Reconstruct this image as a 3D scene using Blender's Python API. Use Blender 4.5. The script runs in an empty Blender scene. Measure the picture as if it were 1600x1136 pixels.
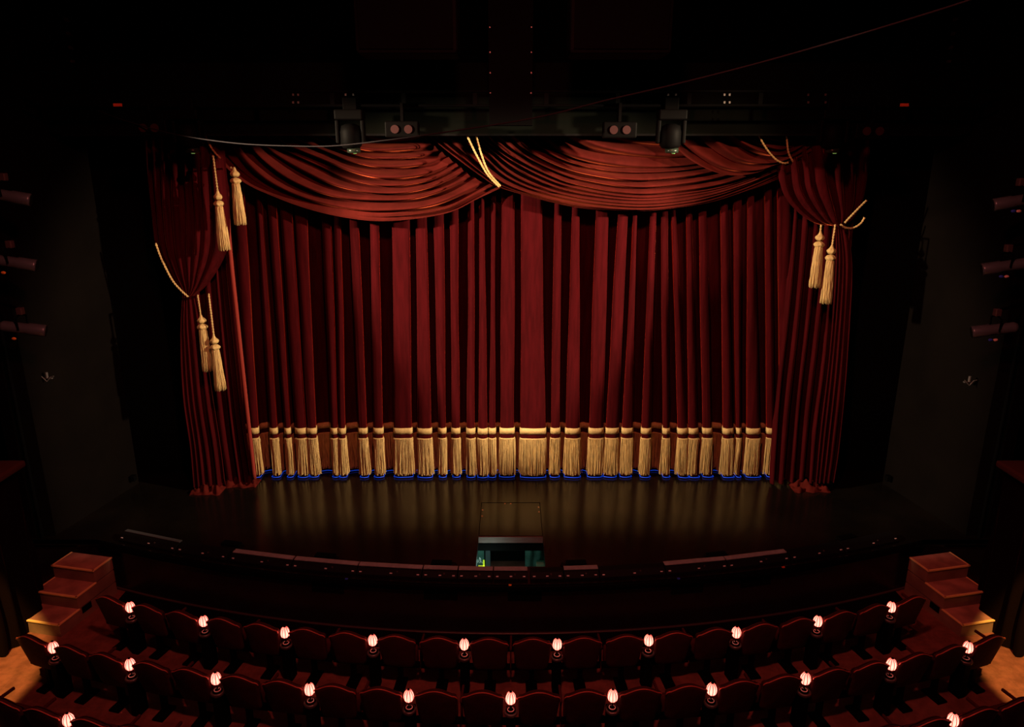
import bpy, bmesh, math, random
from mathutils import Vector, Matrix, noise
random.seed(7)
PI = math.pi
SC = bpy.context.scene
COL = SC.collection

# ------------------------------------------------------------------ camera, world, light
TH = math.radians(16); F = 1127.0; H = 6.8; FZ = .17; CX = 798.0; CY = 568.0
cam_d = bpy.data.cameras.new('camera'); cam = bpy.data.objects.new('camera', cam_d); COL.objects.link(cam)
cam.location = (0, 0, H); cam.rotation_euler = (PI/2 - TH, 0, 0)
cam_d.sensor_width = 36; cam_d.lens = 36*F/1600; cam_d.shift_x = (800-CX)/1600
cam_d.clip_end = 100
SC.camera = cam
SC.view_settings.view_transform = 'Standard'; SC.view_settings.look = 'None'
SC.view_settings.exposure = 0; SC.view_settings.gamma = 1
w = bpy.data.worlds.new('world'); SC.world = w; w.use_nodes = True
w.node_tree.nodes['Background'].inputs[0].default_value = (0.9, 0.55, 0.5, 1)
w.node_tree.nodes['Background'].inputs[1].default_value = 0.004

def spot(name, loc, target, power, col, size=40, blend=.5, r=.12):
    l = bpy.data.lights.new(name, 'SPOT'); l.energy = power; l.color = col
    l.spot_size = math.radians(size); l.spot_blend = blend; l.shadow_soft_size = r
    o = bpy.data.objects.new(name, l); COL.objects.link(o); o.location = loc
    o.rotation_euler = (Vector(target)-Vector(loc)).to_track_quat('-Z', 'Y').to_euler()
    return o
WARM = (1.0, .74, .48); RED = (1.0, .17, .13); AMB = (1.0, .55, .12)
# box booms cross-light the house curtain, each side lighting the far half
spot('boom_wash_right', (7.6, 7.2, 7.7), (-2.1, 12.6, 4.0), 9500, WARM, 38, .45)
spot('boom_wash_left', (-7.6, 7.2, 7.7), (2.1, 12.6, 4.0), 9500, WARM, 38, .45)
spot('swag_special_right', (3.0, 6.0, 9.3), (3.2, 12.0, 6.3), 1150, (1, .72, .42), 22, .7)
spot('swag_special_left', (-1.5, 6.0, 9.3), (-3.0, 12.0, 6.3), 60, (1, .72, .42), 22, .7)
spot('drape_fill_left', (-1.8, 4.8, 8.4), (-5.7, 12.0, 4.2), 330, WARM, 24, .7)  # unseen fill spot added against the drape's self-shadow
spot('drape_fill_right', (1.8, 4.8, 8.4), (5.8, 12.0, 4.6), 260, WARM, 24, .7)  # matching unseen fill added for the right drape
spot('house_red', (0, 3.5, 10.2), (0, 8.2, 0), 1300, RED, 135, .6, .3)
spot('stair_red_left', (-3.0, 6.5, 9.5), (-6.8, 9.4, .4), 240, (1, .12, .05), 22, .6, .1)
spot('stair_red_right', (3.0, 6.5, 9.5), (6.8, 9.4, .4), 240, (1, .12, .05), 22, .6, .1)
spot('aisle_amber_left', (-5.6, 4.6, 7.5), (-7.75, 7.95, 0), 7000, AMB, 21, .25, .03)
spot('aisle_amber_right', (5.6, 4.6, 7.5), (7.75, 7.95, 0), 7000, AMB, 21, .25, .03)

def at(px, py, Y):
    rx = (px-CX)/F; ru = -(py-CY)/F
    dx = rx; dy = math.cos(TH)+ru*math.sin(TH); dz = -math.sin(TH)+ru*math.cos(TH)
    t = Y/dy
    return Vector((dx*t, Y, H+dz*t))
def at_z(px, py, z):
    rx = (px-CX)/F; ru = -(py-CY)/F
    dy = math.cos(TH)+ru*math.sin(TH); dz = -math.sin(TH)+ru*math.cos(TH)
    t = (z-H)/dz
    return Vector((rx*t, dy*t, z))

# ------------------------------------------------------------------ materials
def mat(name, col, rough=.6, metal=0, sheen=0, sheen_tint=None, emit=None, es=0, noise_amt=0, noise_scale=20, spec=.5, bump=0, bscale=60, col2=None, stretch=None, coat=0):
    m = bpy.data.materials.new(name); m.use_nodes = True
    nt = m.node_tree; b = nt.nodes['Principled BSDF']
    b.inputs['Base Color'].default_value = (*col, 1)
    b.inputs['Roughness'].default_value = rough; b.inputs['Metallic'].default_value = metal
    b.inputs['Specular IOR Level'].default_value = spec
    if coat: b.inputs['Coat Weight'].default_value = coat; b.inputs['Coat Roughness'].default_value = .15
    if sheen:
        b.inputs['Sheen Weight'].default_value = sheen; b.inputs['Sheen Roughness'].default_value = .22
        b.inputs['Sheen Tint'].default_value = (*(sheen_tint or col), 1)
    if emit:
        b.inputs['Emission Color'].default_value = (*emit, 1); b.inputs['Emission Strength'].default_value = es
    if noise_amt or bump:
        tc = nt.nodes.new('ShaderNodeTexCoord'); mp = nt.nodes.new('ShaderNodeMapping')
        nt.links.new(tc.outputs['Object'], mp.inputs['Vector'])
        if stretch: mp.inputs['Scale'].default_value = stretch
        n = nt.nodes.new('ShaderNodeTexNoise'); n.inputs['Scale'].default_value = noise_scale; n.inputs['Detail'].default_value = 6
        nt.links.new(mp.outputs[0], n.inputs['Vector'])
        if noise_amt:
            r = nt.nodes.new('ShaderNodeValToRGB')
            c2 = col2 or tuple(c*(1-noise_amt) for c in col)
            r.color_ramp.elements[0].position = .35; r.color_ramp.elements[1].position = .65
            r.color_ramp.elements[0].color = (*c2, 1); r.color_ramp.elements[1].color = (*col, 1)
            nt.links.new(n.outputs['Fac'], r.inputs['Fac']); nt.links.new(r.outputs['Color'], b.inputs['Base Color'])
        if bump:
            n2 = nt.nodes.new('ShaderNodeTexNoise'); n2.inputs['Scale'].default_value = bscale
            nt.links.new(mp.outputs[0], n2.inputs['Vector'])
            bp = nt.nodes.new('ShaderNodeBump'); bp.inputs['Strength'].default_value = bump; bp.inputs['Distance'].default_value = .01
            nt.links.new(n2.outputs['Fac'], bp.inputs['Height']); nt.links.new(bp.outputs[0], b.inputs['Normal'])
    return m
M = {}
M['velvet'] = mat('red_velvet', (.046, .0020, .0033), .95, sheen=.8, sheen_tint=(1, .16, .06), noise_amt=.35, noise_scale=3, spec=.05, stretch=(6, 6, .6))
M['swag'] = mat('swag_velvet', (.075, .008, .006), .95, sheen=.35, sheen_tint=(1, .16, .06), noise_amt=.3, noise_scale=4, spec=.05)
M['gold'] = mat('gold_bullion', (.62, .44, .17), .7, noise_amt=.25, noise_scale=40, bump=.4, bscale=200)
M['fringe'] = mat('gold_fringe', (.60, .42, .16), .75, noise_amt=.35, noise_scale=14, stretch=(4, 4, .6))
M['bright'] = mat('bright_zinc', (.8, .85, .9), .5)
M['blue'] = mat('blue_spill_glow', (.01, .05, .5), .5, emit=(.005, .07, .8), es=.45)  # emission stands for backstage light below the curtain
M['black'] = mat('matt_black_paint', (.004, .0038, .0038), .7, noise_amt=.4, noise_scale=5, spec=.05)
M['portal'] = mat('black_portal_paint', (.0032, .0022, .0017), .8, noise_amt=.3, noise_scale=1.5, spec=.04)
M['blackcloth'] = mat('black_serge', (.0025, .0025, .0025), .95, spec=.02)
M['grey'] = mat('cool_grey_lid', (.30, .36, .38), .6, noise_amt=.2, noise_scale=12)
M['steel'] = mat('worn_steel', (.18, .16, .16), .45, metal=.7)
M['blackmetal'] = mat('black_metal', (.0016, .0015, .0015), .6, spec=.03)
M['seatback'] = mat('seat_back_velour', (.05, .012, .010), .85, noise_amt=.3, noise_scale=9, spec=.15)
M['piping'] = mat('red_piping', (.5, .10, .07), .5)
M['cushion'] = mat('seat_cushion_velour', (.055, .010, .009), .9, spec=.1)
M['lens'] = mat('red_lens', (.03, .008, .008), .4)
M['wood'] = mat('step_plywood', (.22, .13, .09), .55, noise_amt=.35, noise_scale=3, bump=.1)
M['nosing'] = mat('brass_nosing', (.75, .50, .22), .5)
M['teal'] = mat('teal_canvas', (.05, .16, .13), .8, noise_amt=.5, noise_scale=6)
M['slate'] = mat('slate_panel', (.05, .07, .08), .8)
M['yellow'] = mat('emissive_yellow_tape', (.85, .85, .05), .6, emit=(.55, .9, .03), es=.6)  # fluorescent tape; emission added to make it look bright
M['white'] = mat('white_chalk', (.85, .9, .9), .7)
M['ply'] = mat('deck_edge_plywood', (.17, .11, .10), .7, noise_amt=.3, noise_scale=10, stretch=(1, 1, 12))
M['cablem'] = mat('thin_grey_cable', (.014, .012, .014), .6, spec=.05)
M['orange'] = mat('orange_tag', (.8, .14, .03), .6)
M['bluetag'] = mat('blue_connector', (.03, .1, .8), .5)
M['whitetag'] = mat('pale_connector', (.8, .6, .55), .5)
M['ambertag'] = mat('amber_connector', (.9, .4, .05), .5)
M['redrail'] = mat('red_padded_rail', (.04, .01, .009), .8)
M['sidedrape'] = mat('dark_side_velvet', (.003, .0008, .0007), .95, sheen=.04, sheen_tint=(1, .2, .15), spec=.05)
M['green'] = mat('greenish_glass', (.1, .3, .1), .2, emit=(.5, .8, .2), es=.25)
M['lampglass'] = mat('frosted_lens', (.012, .018, .012), .3, spec=.2)

# stage paint: glossy black deck with scuffs
def deck_mat():
    m = bpy.data.materials.new('stage_deck_paint'); m.use_nodes = True; nt = m.node_tree; b = nt.nodes['Principled BSDF']
    tc = nt.nodes.new('ShaderNodeTexCoord')
    n = nt.nodes.new('ShaderNodeTexNoise'); n.inputs['Scale'].default_value = 1.3; n.inputs['Detail'].default_value = 8
    nt.links.new(tc.outputs['Object'], n.inputs['Vector'])
    r = nt.nodes.new('ShaderNodeValToRGB'); r.color_ramp.elements[0].position = .35; r.color_ramp.elements[1].position = .7
    r.color_ramp.elements[0].color = (.0035, .0026, .002, 1); r.color_ramp.elements[1].color = (.007, .005, .0035, 1)
    nt.links.new(n.outputs['Fac'], r.inputs['Fac']); nt.links.new(r.outputs['Color'], b.inputs['Base Color'])
    n2 = nt.nodes.new('ShaderNodeTexNoise'); n2.inputs['Scale'].default_value = 9; n2.inputs['Detail'].default_value = 6
    nt.links.new(tc.outputs['Object'], n2.inputs['Vector'])
    mr = nt.nodes.new('ShaderNodeMapRange'); mr.inputs['To Min'].default_value = .16; mr.inputs['To Max'].default_value = .26
    nt.links.new(n2.outputs['Fac'], mr.inputs['Value']); nt.links.new(mr.outputs[0], b.inputs['Roughness'])
    bp = nt.nodes.new('ShaderNodeBump'); bp.inputs['Strength'].default_value = .015; bp.inputs['Distance'].default_value = .01
    nt.links.new(n2.outputs['Fac'], bp.inputs['Height']); nt.links.new(bp.outputs[0], b.inputs['Normal'])
    return m
M['deck'] = deck_mat()
def floor_mat():
    m = bpy.data.materials.new('auditorium_boards'); m.use_nodes = True; nt = m.node_tree; b = nt.nodes['Principled BSDF']
    tc = nt.nodes.new('ShaderNodeTexCoord')
    br = nt.nodes.new('ShaderNodeTexBrick'); br.inputs['Scale'].default_value = 1.0
    br.inputs['Brick Width'].default_value = 1.2; br.inputs['Row Height'].default_value = .3; br.inputs['Mortar Size'].default_value = .006
    br.inputs['Color1'].default_value = (.17, .055, .038, 1); br.inputs['Color2'].default_value = (.185, .06, .041, 1); br.inputs['Mortar'].default_value = (.15, .05, .035, 1)
    nt.links.new(tc.outputs['Object'], br.inputs['Vector'])
    n = nt.nodes.new('ShaderNodeTexNoise'); n.inputs['Scale'].default_value = 5; n.inputs['Detail'].default_value = 9; n.inputs['Roughness'].default_value = .7
    nt.links.new(tc.outputs['Object'], n.inputs['Vector'])
    r = nt.nodes.new('ShaderNodeValToRGB'); r.color_ramp.elements[0].position = .4; r.color_ramp.elements[1].position = .6
    r.color_ramp.elements[0].color = (.6, .55, .5, 1); r.color_ramp.elements[1].color = (1, 1, 1, 1)
    nt.links.new(n.outputs['Fac'], r.inputs['Fac'])
    mx = nt.nodes.new('ShaderNodeMixRGB'); mx.blend_type = 'MULTIPLY'; mx.inputs[0].default_value = 1
    nt.links.new(br.outputs['Color'], mx.inputs[1]); nt.links.new(r.outputs['Color'], mx.inputs[2])
    nt.links.new(mx.outputs[0], b.inputs['Base Color']); b.inputs['Roughness'].default_value = .65
    return m
M['floor'] = floor_mat()
def shade_mat():
    m = mat('glowing_pink_glass', (.9, .35, .3), .4, emit=(1, .30, .24), es=.55)
    nt = m.node_tree; b = nt.nodes['Principled BSDF']; out = nt.nodes['Material Output']
    t = nt.nodes.new('ShaderNodeBsdfTranslucent'); t.inputs['Color'].default_value = (1, .62, .56, 1)
    a = nt.nodes.new('ShaderNodeAddShader'); nt.links.new(b.outputs[0], a.inputs[0]); nt.links.new(t.outputs[0], a.inputs[1]); nt.links.new(a.outputs[0], out.inputs[0])
    return m
M['shade'] = shade_mat()
M['rib'] = mat('red_shade_rib', (.25, .03, .02), .5)

# ------------------------------------------------------------------ helpers
def obj(name, bm, m, parent=None, smooth=False, loc=None):
    me = bpy.data.meshes.new(name); bm.normal_update(); bm.to_mesh(me); bm.free()
    me.materials.append(M[m] if isinstance(m, str) else m)
    if smooth:
        for p in me.polygons: p.use_smooth = True
    o = bpy.data.objects.new(name, me); COL.objects.link(o)
    if parent: o.parent = parent
    if loc: o.location = loc
    return o
def thing(name, label, cat, loc=(0, 0, 0), rotz=0, group=None):
    o = bpy.data.objects.new(name, None); COL.objects.link(o); o.empty_display_size = .1
    o.location = loc; o.rotation_euler = (0, 0, rotz); tag(o, label, cat, group); return o
def tag(o, label, cat, group=None):
    o['label'] = label; o['category'] = cat
    if group: o['group'] = group
    return o
def struct(o): o['kind'] = 'structure'; return o
def dup(root, loc, rotz, label, group=None, skip=()):
    r = root.copy(); COL.objects.link(r); r.location = loc; r.rotation_euler = (0, 0, rotz); r['label'] = label
    if group: r['group'] = group
    for ch in list(root.children):
        if ch.name.split('.')[0] in skip: continue
        c = ch.copy(); COL.objects.link(c); c.parent = r
        for g in ch.children:
            d = g.copy(); COL.objects.link(d); d.parent = c
    return r
def add_box(bm, x0, x1, y0, y1, z0, z1, bev=0, mtx=None):
    r = bmesh.ops.create_cube(bm, size=1)
    vs = r['verts']
    for v in vs: v.co = Vector(((x0+x1)/2+v.co.x*(x1-x0), (y0+y1)/2+v.co.y*(y1-y0), (z0+z1)/2+v.co.z*(z1-z0)))
    if bev:
        es = list({e for v in vs for e in v.link_edges})
        rr = bmesh.ops.bevel(bm, geom=es, offset=bev, segments=2, affect='EDGES', profile=.5)
        vs = list({v for f in rr['faces'] for v in f.verts} | {v for v in vs if v.is_valid})
    if mtx: bmesh.ops.transform(bm, matrix=mtx, verts=vs)
    return vs
def box(*a, **k):
    bm = bmesh.new(); add_box(bm, *a, **k); return bm
def add_tube(bm, pts, r, n=8, caps=True):
    pts = [Vector(p) for p in pts]; rings = []
    rs = r if isinstance(r, (list, tuple)) else [r]*len(pts)
    up = None
    for i, p in enumerate(pts):
        t = (pts[min(i+1, len(pts)-1)]-pts[max(i-1, 0)]).normalized()
        if up is None:
            up = t.cross(Vector((0, 0, 1)) if abs(t.z) < .9 else Vector((0, 1, 0))).normalized()
        up = (up-t*up.dot(t)).normalized(); s = t.cross(up)
        rings.append([bm.verts.new(p+(up*math.cos(a)+s*math.sin(a))*rs[i]) for a in [2*PI*k/n for k in range(n)]])
    for a, b in zip(rings, rings[1:]):
        for k in range(n): bm.faces.new((a[k], a[(k+1) % n], b[(k+1) % n], b[k]))
    if caps: bm.faces.new(rings[0][::-1]); bm.faces.new(rings[-1])
def add_lathe(bm, prof, n=24, c=(0, 0, 0), ridge=0, nr=0, twist=0):
    c = Vector(c); rings = []
    for j, (r, z) in enumerate(prof):
        rings.append([bm.verts.new(c+Vector((math.cos(a)*r*(1+ridge*math.cos(nr*a+twist*j)), math.sin(a)*r*(1+ridge*math.cos(nr*a+twist*j)), z))) for a in [2*PI*k/n for k in range(n)]])
    for a, b in zip(rings, rings[1:]):
        for k in range(n): bm.faces.new((a[k], a[(k+1) % n], b[(k+1) % n], b[k]))
    bm.faces.new(rings[0][::-1]); bm.faces.new(rings[-1])
def add_cyl(bm, p0, p1, r, n=16): add_tube(bm, [p0, p1], r, n)
def rope(pts, r, pitch=.09):
    """two strands twisted round each other"""
    pts = [Vector(p) for p in pts]
    L = [0]
    for a, b in zip(pts, pts[1:]): L.append(L[-1]+(b-a).length)
    n = max(8, int(L[-1]/.018)); bm = bmesh.new()
    def P(s):
        for i in range(len(L)-1):
            if s <= L[i+1] or i == len(L)-2:
                return pts[i].lerp(pts[i+1], (s-L[i])/max(1e-6, L[i+1]-L[i])), (pts[i+1]-pts[i]).normalized()
    for ph in (0, PI):
        q = []
        for k in range(n+1):
            p, t = P(L[-1]*k/n); a = 2*PI*L[-1]*k/n/pitch+ph
            u = t.cross(Vector((0, 1, 0.01))).normalized(); v = t.cross(u)
            q.append(p+(u*math.cos(a)+v*math.sin(a))*r*.5)
        add_tube(bm, q, r*.62, 5)
    return bm
def spline(pts, n):
    """Catmull-Rom through pts, resampled to n by arc length"""
    P = [Vector(p) for p in pts]; P = [P[0]*2-P[1]]+P+[P[-1]*2-P[-2]]; out = []
    for i in range(1, len(P)-2):
        for k in range(24):
            t = k/24; a, b, c, d = P[i-1:i+3]
            out.append(.5*((2*b)+(c-a)*t+(2*a-5*b+4*c-d)*t*t+(3*b-a-3*c+d)*t**3))
    out.append(P[-2]); L = [0]
    for a, b in zip(out, out[1:]): L.append(L[-1]+(b-a).length)
    res = []; j = 0
    for k in range(n):
        s = L[-1]*k/(n-1)
        while j < len(L)-2 and L[j+1] < s: j += 1
        res.append(out[j].lerp(out[j+1], min(1, (s-L[j])/max(1e-9, L[j+1]-L[j]))))
    return res
def grid(bm, G):
    V = [[bm.verts.new(p) for p in row] for row in G]
    for a, b in zip(V, V[1:]):
        for k in range(len(a)-1): bm.faces.new((a[k], a[k+1], b[k+1], b[k]))
    return V
def sm(a, b, x):
    t = min(1, max(0, (x-a)/(b-a))); return t*t*(3-2*t)
def nz(x, y, z=0): return noise.noise(Vector((x, y, z)))

# ------------------------------------------------------------------ the room
bm = box(-14, 14, -2, 16, -.13, FZ); struct(obj('floor', bm, 'floor'))
bm = box(-14, 14, -2, 16, 10.6, 10.8); struct(obj('ceiling', bm, 'black'))
bm = box(-14, 14, 14.6, 14.8, 0, 10.6); struct(obj('wall_back', bm, 'blackcloth'))
def wall_path(name, pts, th, z0, z1, m):
    bm = bmesh.new()
    out = [Vector((p[0], p[1], 0)) for p in pts]; s = -1 if pts[0][0] < 0 else 1
    inn = [Vector((p[0]+s*th, p[1], 0)) for p in pts]
    G = [out+inn[::-1]+[out[0]]]
    grid(bm, [[v+Vector((0, 0, z)) for v in G[0]] for z in (z0, z1)])
    bmesh.ops.recalc_face_normals(bm, faces=bm.faces[:]); return struct(obj(name, bm, m))
for s, nm in ((-1, 'left'), (1, 'right')):
    wall_path('wall_'+nm, [(s*6.87, 12.2), (s*7.24, 10.3), (s*7.24, 10.28)], .5, 0, 10.6, 'portal')
    wall_path('wall_side_'+nm, [(s*8.1, 10.3), (s*8.3, -1.9)], .3, 0, 10.6, 'portal')
    # black masking return between the portal and the curtain
    bm = box(min(s*6.28, s*7.4), max(s*6.28, s*7.4), 12.75, 12.8, 1.0, 10.6); o = obj('masking_flat', bm, 'blackcloth')
    tag(o, 'tall matt black masking flat filling the gap %s of the red curtain' % nm, 'masking flat')
    bm = bmesh.new()
    for k in range(6):
        p = at(798+s*(693-7*k-1), 30+22*k, 12.15); p.x = s*6.86
        add_box(bm, p.x-.02, p.x+.02, 12.13, 12.19, p.z-.02, p.z+.02); add_box(bm, p.x-.05, p.x+.05, 12.15, 12.18, p.z-.03, p.z-.022)
    o = obj('edge_bracket_strip', bm, 'steel'); tag(o, 'row of tiny steel brackets up the %s portal edge near the ceiling' % nm, 'brackets')

# stage
SR = 17.65; SCY = 26.59
def arcY(x, r=SR): return SCY-math.sqrt(r*r-x*x)
stage = thing('stage', 'glossy black stage platform with curved front and trap opening', 'stage', (0, 0, 0))
bm = bmesh.new()
T0, T1, T2 = 9.38, 10.25, 11.42
def strip(x0, x1, ya, yb, n):     # deck strip between two y functions
    xs = [x0+(x1-x0)*k/n for k in range(n+1)]
    for z, fl in ((1.0, 0), (.9, 1)):
        a = [bm.verts.new((x, ya(x), z)) for x in xs]; b = [bm.verts.new((x, yb(x), z)) for x in xs]
        for k in range(n):
            q = (a[k], a[k+1], b[k+1], b[k]); bm.faces.new(q[::-1] if fl else q)
EX = 7.6
def side(x):
    return min(14.5, 14.5)
strip(-EX, -.512, lambda x: arcY(max(-6.5, x))-.02, lambda x: 14.5, 60)
strip(.512, EX, lambda x: arcY(min(6.5, x))-.02, lambda x: 14.5, 60)
strip(-.512, .512, lambda x: arcY(x)-.02, lambda x: T0, 8)
strip(-.512, .512, lambda x: T2+.008, lambda x: 14.5, 8)
deck = obj('deck', bm, 'deck', stage)
bm = bmesh.new()
add_box(bm, -.512, .512, T1, T1+.03, .89, .992); obj('trap_edge', bm, 'ply', stage)
bm = bmesh.new()
add_box(bm, -.53, -.513, T0, T2, .88, .998); add_box(bm, .513, .53, T0, T2, .88, .998); add_box(bm, -.53, .53, T0-.02, T0, .88, .998)
obj('trap_side_edge', bm, 'black', stage)
bm = bmesh.new(); n = 80
xs = [-6.45+12.9*k/n for k in range(n+1)]
grid(bm, [[Vector((x, arcY(x), z)) for x in xs] for z in (FZ, .9)])
grid(bm, [[Vector((x, arcY(x)+.05, z)) for x in xs] for z in (.9, FZ)])
fp = mat('front_panel_black', (.012, .007, .006), .25, noise_amt=.3, noise_scale=3)
obj('front_panel', bm, fp, stage, True)
bm = bmesh.new()   # rounded lip
prof = [(.0, 1.0), (-.035, .998), (-.05, .985), (-.05, .93), (-.04, .9), (0, .9)]
grid(bm, [[Vector((x, arcY(x)-.02+dy, z)) for x in xs] for dy, z in prof[::-1]])
obj('lip', bm, 'blackmetal', stage, True)
bm = bmesh.new()
prof = [(0, FZ+.03), (-.025, FZ+.03), (-.03, FZ+.025), (-.03, FZ)]
grid(bm, [[Vector((x, arcY(x)-.002+dy, z)) for x in xs] for dy, z in prof[::-1]])
kick = mat('kick_rail_paint', (.05, .03, .03), .45); obj('kick_rail', bm, kick, stage, False)
bm = bmesh.new(); xs2 = [-6.1+12.2*k/n for k in range(n+1)]
grid(bm, [[Vector((x, arcY(x)-.03-dy, z)) for x in xs2] for dy, z in ((.36, FZ), (.36, FZ+.012), (0, FZ+.012))])
obj('floor_margin', bm, 'blackcloth', stage)
for x in (-2.65, 2.55, 3.6, .2, -1.0):
    bm = bmesh.new(); a = math.asin(x/SR)
    add_box(bm, -.24, .24, -.006, .01, -.07, .07)
    o = obj('vent_panel', bm, 'blackcloth', stage); o.location = (x, arcY(x)-.006, .80); o.rotation_euler = (0, 0, a)
for s in (-1, 1):   # stage cheeks behind the stairs
    bm = bmesh.new()
    add_box(bm, min(s*6.45, s*7.6), max(s*6.45, s*7.6), 10.2, 10.25, FZ, .9); obj('side_panel', bm, fp, stage)

# sliding trap hatch, flush in the deck
hatch = thing('trap_hatch', 'flush rectangular hatch panel in the black deck behind the trap opening', 'hatch', (0, (T1+T2)/2, .9))
hb = (T2-T1)/2
obj('panel', box(-.503, .503, -hb+.032, hb-.006, 0, .098, bev=.004), 'deck', hatch)
bm = bmesh.new()
for x, y in ((-.48, .1), (-.48, .32), (.48, .42), (.48, .25), (-.1, hb-.03), (0, hb-.03)): add_box(bm, x-.012, x+.012, y-.018, y+.018, .097, .1)
obj('edge_fitting', bm, 'nosing', hatch)
# pit under the trap
bm = bmesh.new()
add_box(bm, -.9, .9, 10.9, 10.95, FZ, .88); add_box(bm, -.95, -.9, 9.1, 10.95, FZ, .88); add_box(bm, .9, .95, 9.1, 10.95, FZ, .88)
pit = obj('trap_room', bm, 'blackcloth'); tag(pit, 'black lined trap room seen through the opening in the stage', 'trap room')
bm = box(-.88, .88, 10.3, 10.36, .72, .87); tag(obj('cross_beam', bm, 'blackcloth'), 'black beam across the trap opening under the deck', 'beam')
PY = 10.62
tl = thing('green_case', 'green case with yellow tape corner and white scrawl in trap opening, left', 'case', (-.60, PY, FZ))
obj('panel', box(-.05, .16, 0, .05, .0, .58, bev=.01), 'teal', tl)
bm = bmesh.new(); add_box(bm, .06, .165, -.008, 0, .055, .085); add_box(bm, .14, .165, -.008, 0, .055, .19); obj('yellow_tape', bm, 'yellow', tl)
bm = bmesh.new()
add_tube(bm, [(.045, -.008, .20), (.05, -.008, .14), (.07, -.008, .17), (.085, -.008, .24), (.10, -.008, .21), (.10, -.008, .16), (.08, -.008, .14)], .009, 5)
add_tube(bm, [(.115, -.008, .16), (.125, -.008, .14)], .008, 5); obj('white_scrawl', bm, 'white', tl)
tag(obj('slate_panel', box(-.42, -.34, PY+.02, PY+.06, FZ, .75), 'slate'), 'narrow slate grey panel beside the green case in the trap', 'panel')
bm = bmesh.new()
for k in range(12):
    pass
G = [[Vector((.24+.46*u/14, PY+.05+.03*math.sin(u*1.3+v*.4)+.02*v/6, (.80-.63*v/6)-.03*math.sin(PI*u/14)*(v < 2))) for u in range(15)] for v in range(7)]
grid(bm, G); o = obj('teal_cloth', bm, 'teal', None, True); tag(o, 'draped teal cloth hanging at the right of the trap opening', 'cloth')
tag(obj('green_box', box(.42, .60, PY-.13, PY-.0, FZ, .36, bev=.01), mat('green_box_paint', (.08, .24, .15), .7)), 'small pale green box in front of teal cloth in trap', 'box')
pl = bpy.data.lights.new('trap_fill_light', 'POINT'); pl.energy = 6; pl.color = (.6, 1, .85); pl.shadow_soft_size = .05  # unseen lamp added to light the things in the pit
o = bpy.data.objects.new('trap_fill_light', pl); COL.objects.link(o); o.location = (-.35, 10.0, .62)

# ------------------------------------------------------------------ main curtain
PL = [ # pleats: bottom left, bottom right (px at the band), top left, top right (px at y 400)
 (361, 372, 340, 352), (378, 389, 352, 362),
 (399, 411, 369, 386), (429, 440, 405, 413), (451.5, 460.5, 423, 436), (467.6, 484, 441, 459), (486, 500, 463, 481),
 (522.5, 533, 504, 518), (535, 545, 523, 533), (565, 577.5, 548, 562), (588, 602, 578, 592), (619, 647, 612, 640),
 (655.5, 676.6, 650, 668), (687, 698.6, 678, 694), (708, 720, 703, 716), (731, 743, 731, 741), (748.5, 762, 749, 758), (765, 774.6, 768, 773),
 (781.7, 803.4, 783, 804), (813, 851, 814, 848), (859.7, 873, 865, 877), (882, 904, 892, 906), (918, 940, 929, 950), (944, 963, 962, 979),
 (969, 984.5, 987, 994), (998.6, 1012.7, 1014, 1024), (1031, 1041, 1034, 1045), (1053.5, 1068, 1052, 1060), (1070, 1084.5, 1074, 1084), (1091.5, 1106, 1094, 1107),
 (1122.5, 1138, 1128, 1140), (1143, 1150, 1148, 1160), (1159, 1179, 1169, 1182), (1190, 1202, 1197, 1208), (1210, 1222, 1217, 1236), (1230, 1240, 1246, 1256)]
CYF = 12.43; CYB = 12.70
ZB, ZT = 2.0, 5.16
pleats = []
for a, b, c, d in PL:
    kb = 13.58/F; kt = 12.40/F
    pleats.append(((a-CX)*kb, (b-CX)*kb, (c-CX)*kt, (d-CX)*kt, random.random()*50))
def path_at(z):
    t = (z-ZB)/(ZT-ZB); tt = max(-.3, min(1.7, t)); pts = []
    prev = None
    for i, (a, b, c, d, sd) in enumerate(pleats):
        xl = a+(c-a)*tt+.012*nz(sd, z*.6); xr = b+(d-b)*tt+.012*nz(sd+9, z*.6)
        if xr-xl < .07: m_ = (xl+xr)/2; xl, xr = m_-.035, m_+.035
        f = CYF+.02*nz(sd, 3.3)+.015*nz(sd, z*.5, 5)
        if prev is not None:
            gm = xl-prev
            for u in (.15, .35, .5, .65, .85):
                x = prev+.02+(gm-.04)*u
                pts.append((x, CYB+.05*math.sin(PI*u)+.02*nz(x*9, z*.4, sd)))
        else: pts.append((xl-.15, CYB))
        wd = xr-xl; r = min(.034, wd*.24); ov = min(.03, wd*.22)
        pts += [(xl+ov*.7, CYB-.01), (xl+ov, CYB-.08), (xl+ov*.5, f+.06), (xl, f+r*1.3), (xl+r*.25, f+r*.4), (xl+r, f)]
        for k in range(1, 8):
            u = k/8; x = xl+r+(wd-2*r)*u
            pts.append((x, f-.012*math.sin(PI*u)-.016*nz(x*7, z*.25, sd)*sm(.08, .2, wd)))
        pts += [(xr-r, f), (xr-r*.25, f+r*.4), (xr, f+r*1.3), (xr-ov*.5, f+.06), (xr-ov, CYB-.08), (xr-ov*.7, CYB-.01)]
        prev = xr
    pts.append((prev+.15, CYB))
    return pts
curtain = thing('house_curtain', 'full width pleated red velvet stage curtain with gold banded hem', 'curtain', (0, 12.55, 1.0))
CO = Vector((0, -12.55, -1.0))
def off_path(z, d):
    p = path_at(z); out = []
    for i in range(len(p)):
        a = Vector(p[max(0, i-1)]); b = Vector(p[min(len(p)-1, i+1)]); t = (b-a)
        if t.length > 1e-6: t.normalize()
        nrm = Vector((t.y, -t.x)); out.append((p[i][0]+nrm.x*d, p[i][1]+nrm.y*d))
    return out
bm = bmesh.new()
zs = [1.05+6.35*k/52 for k in range(53)]
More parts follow.
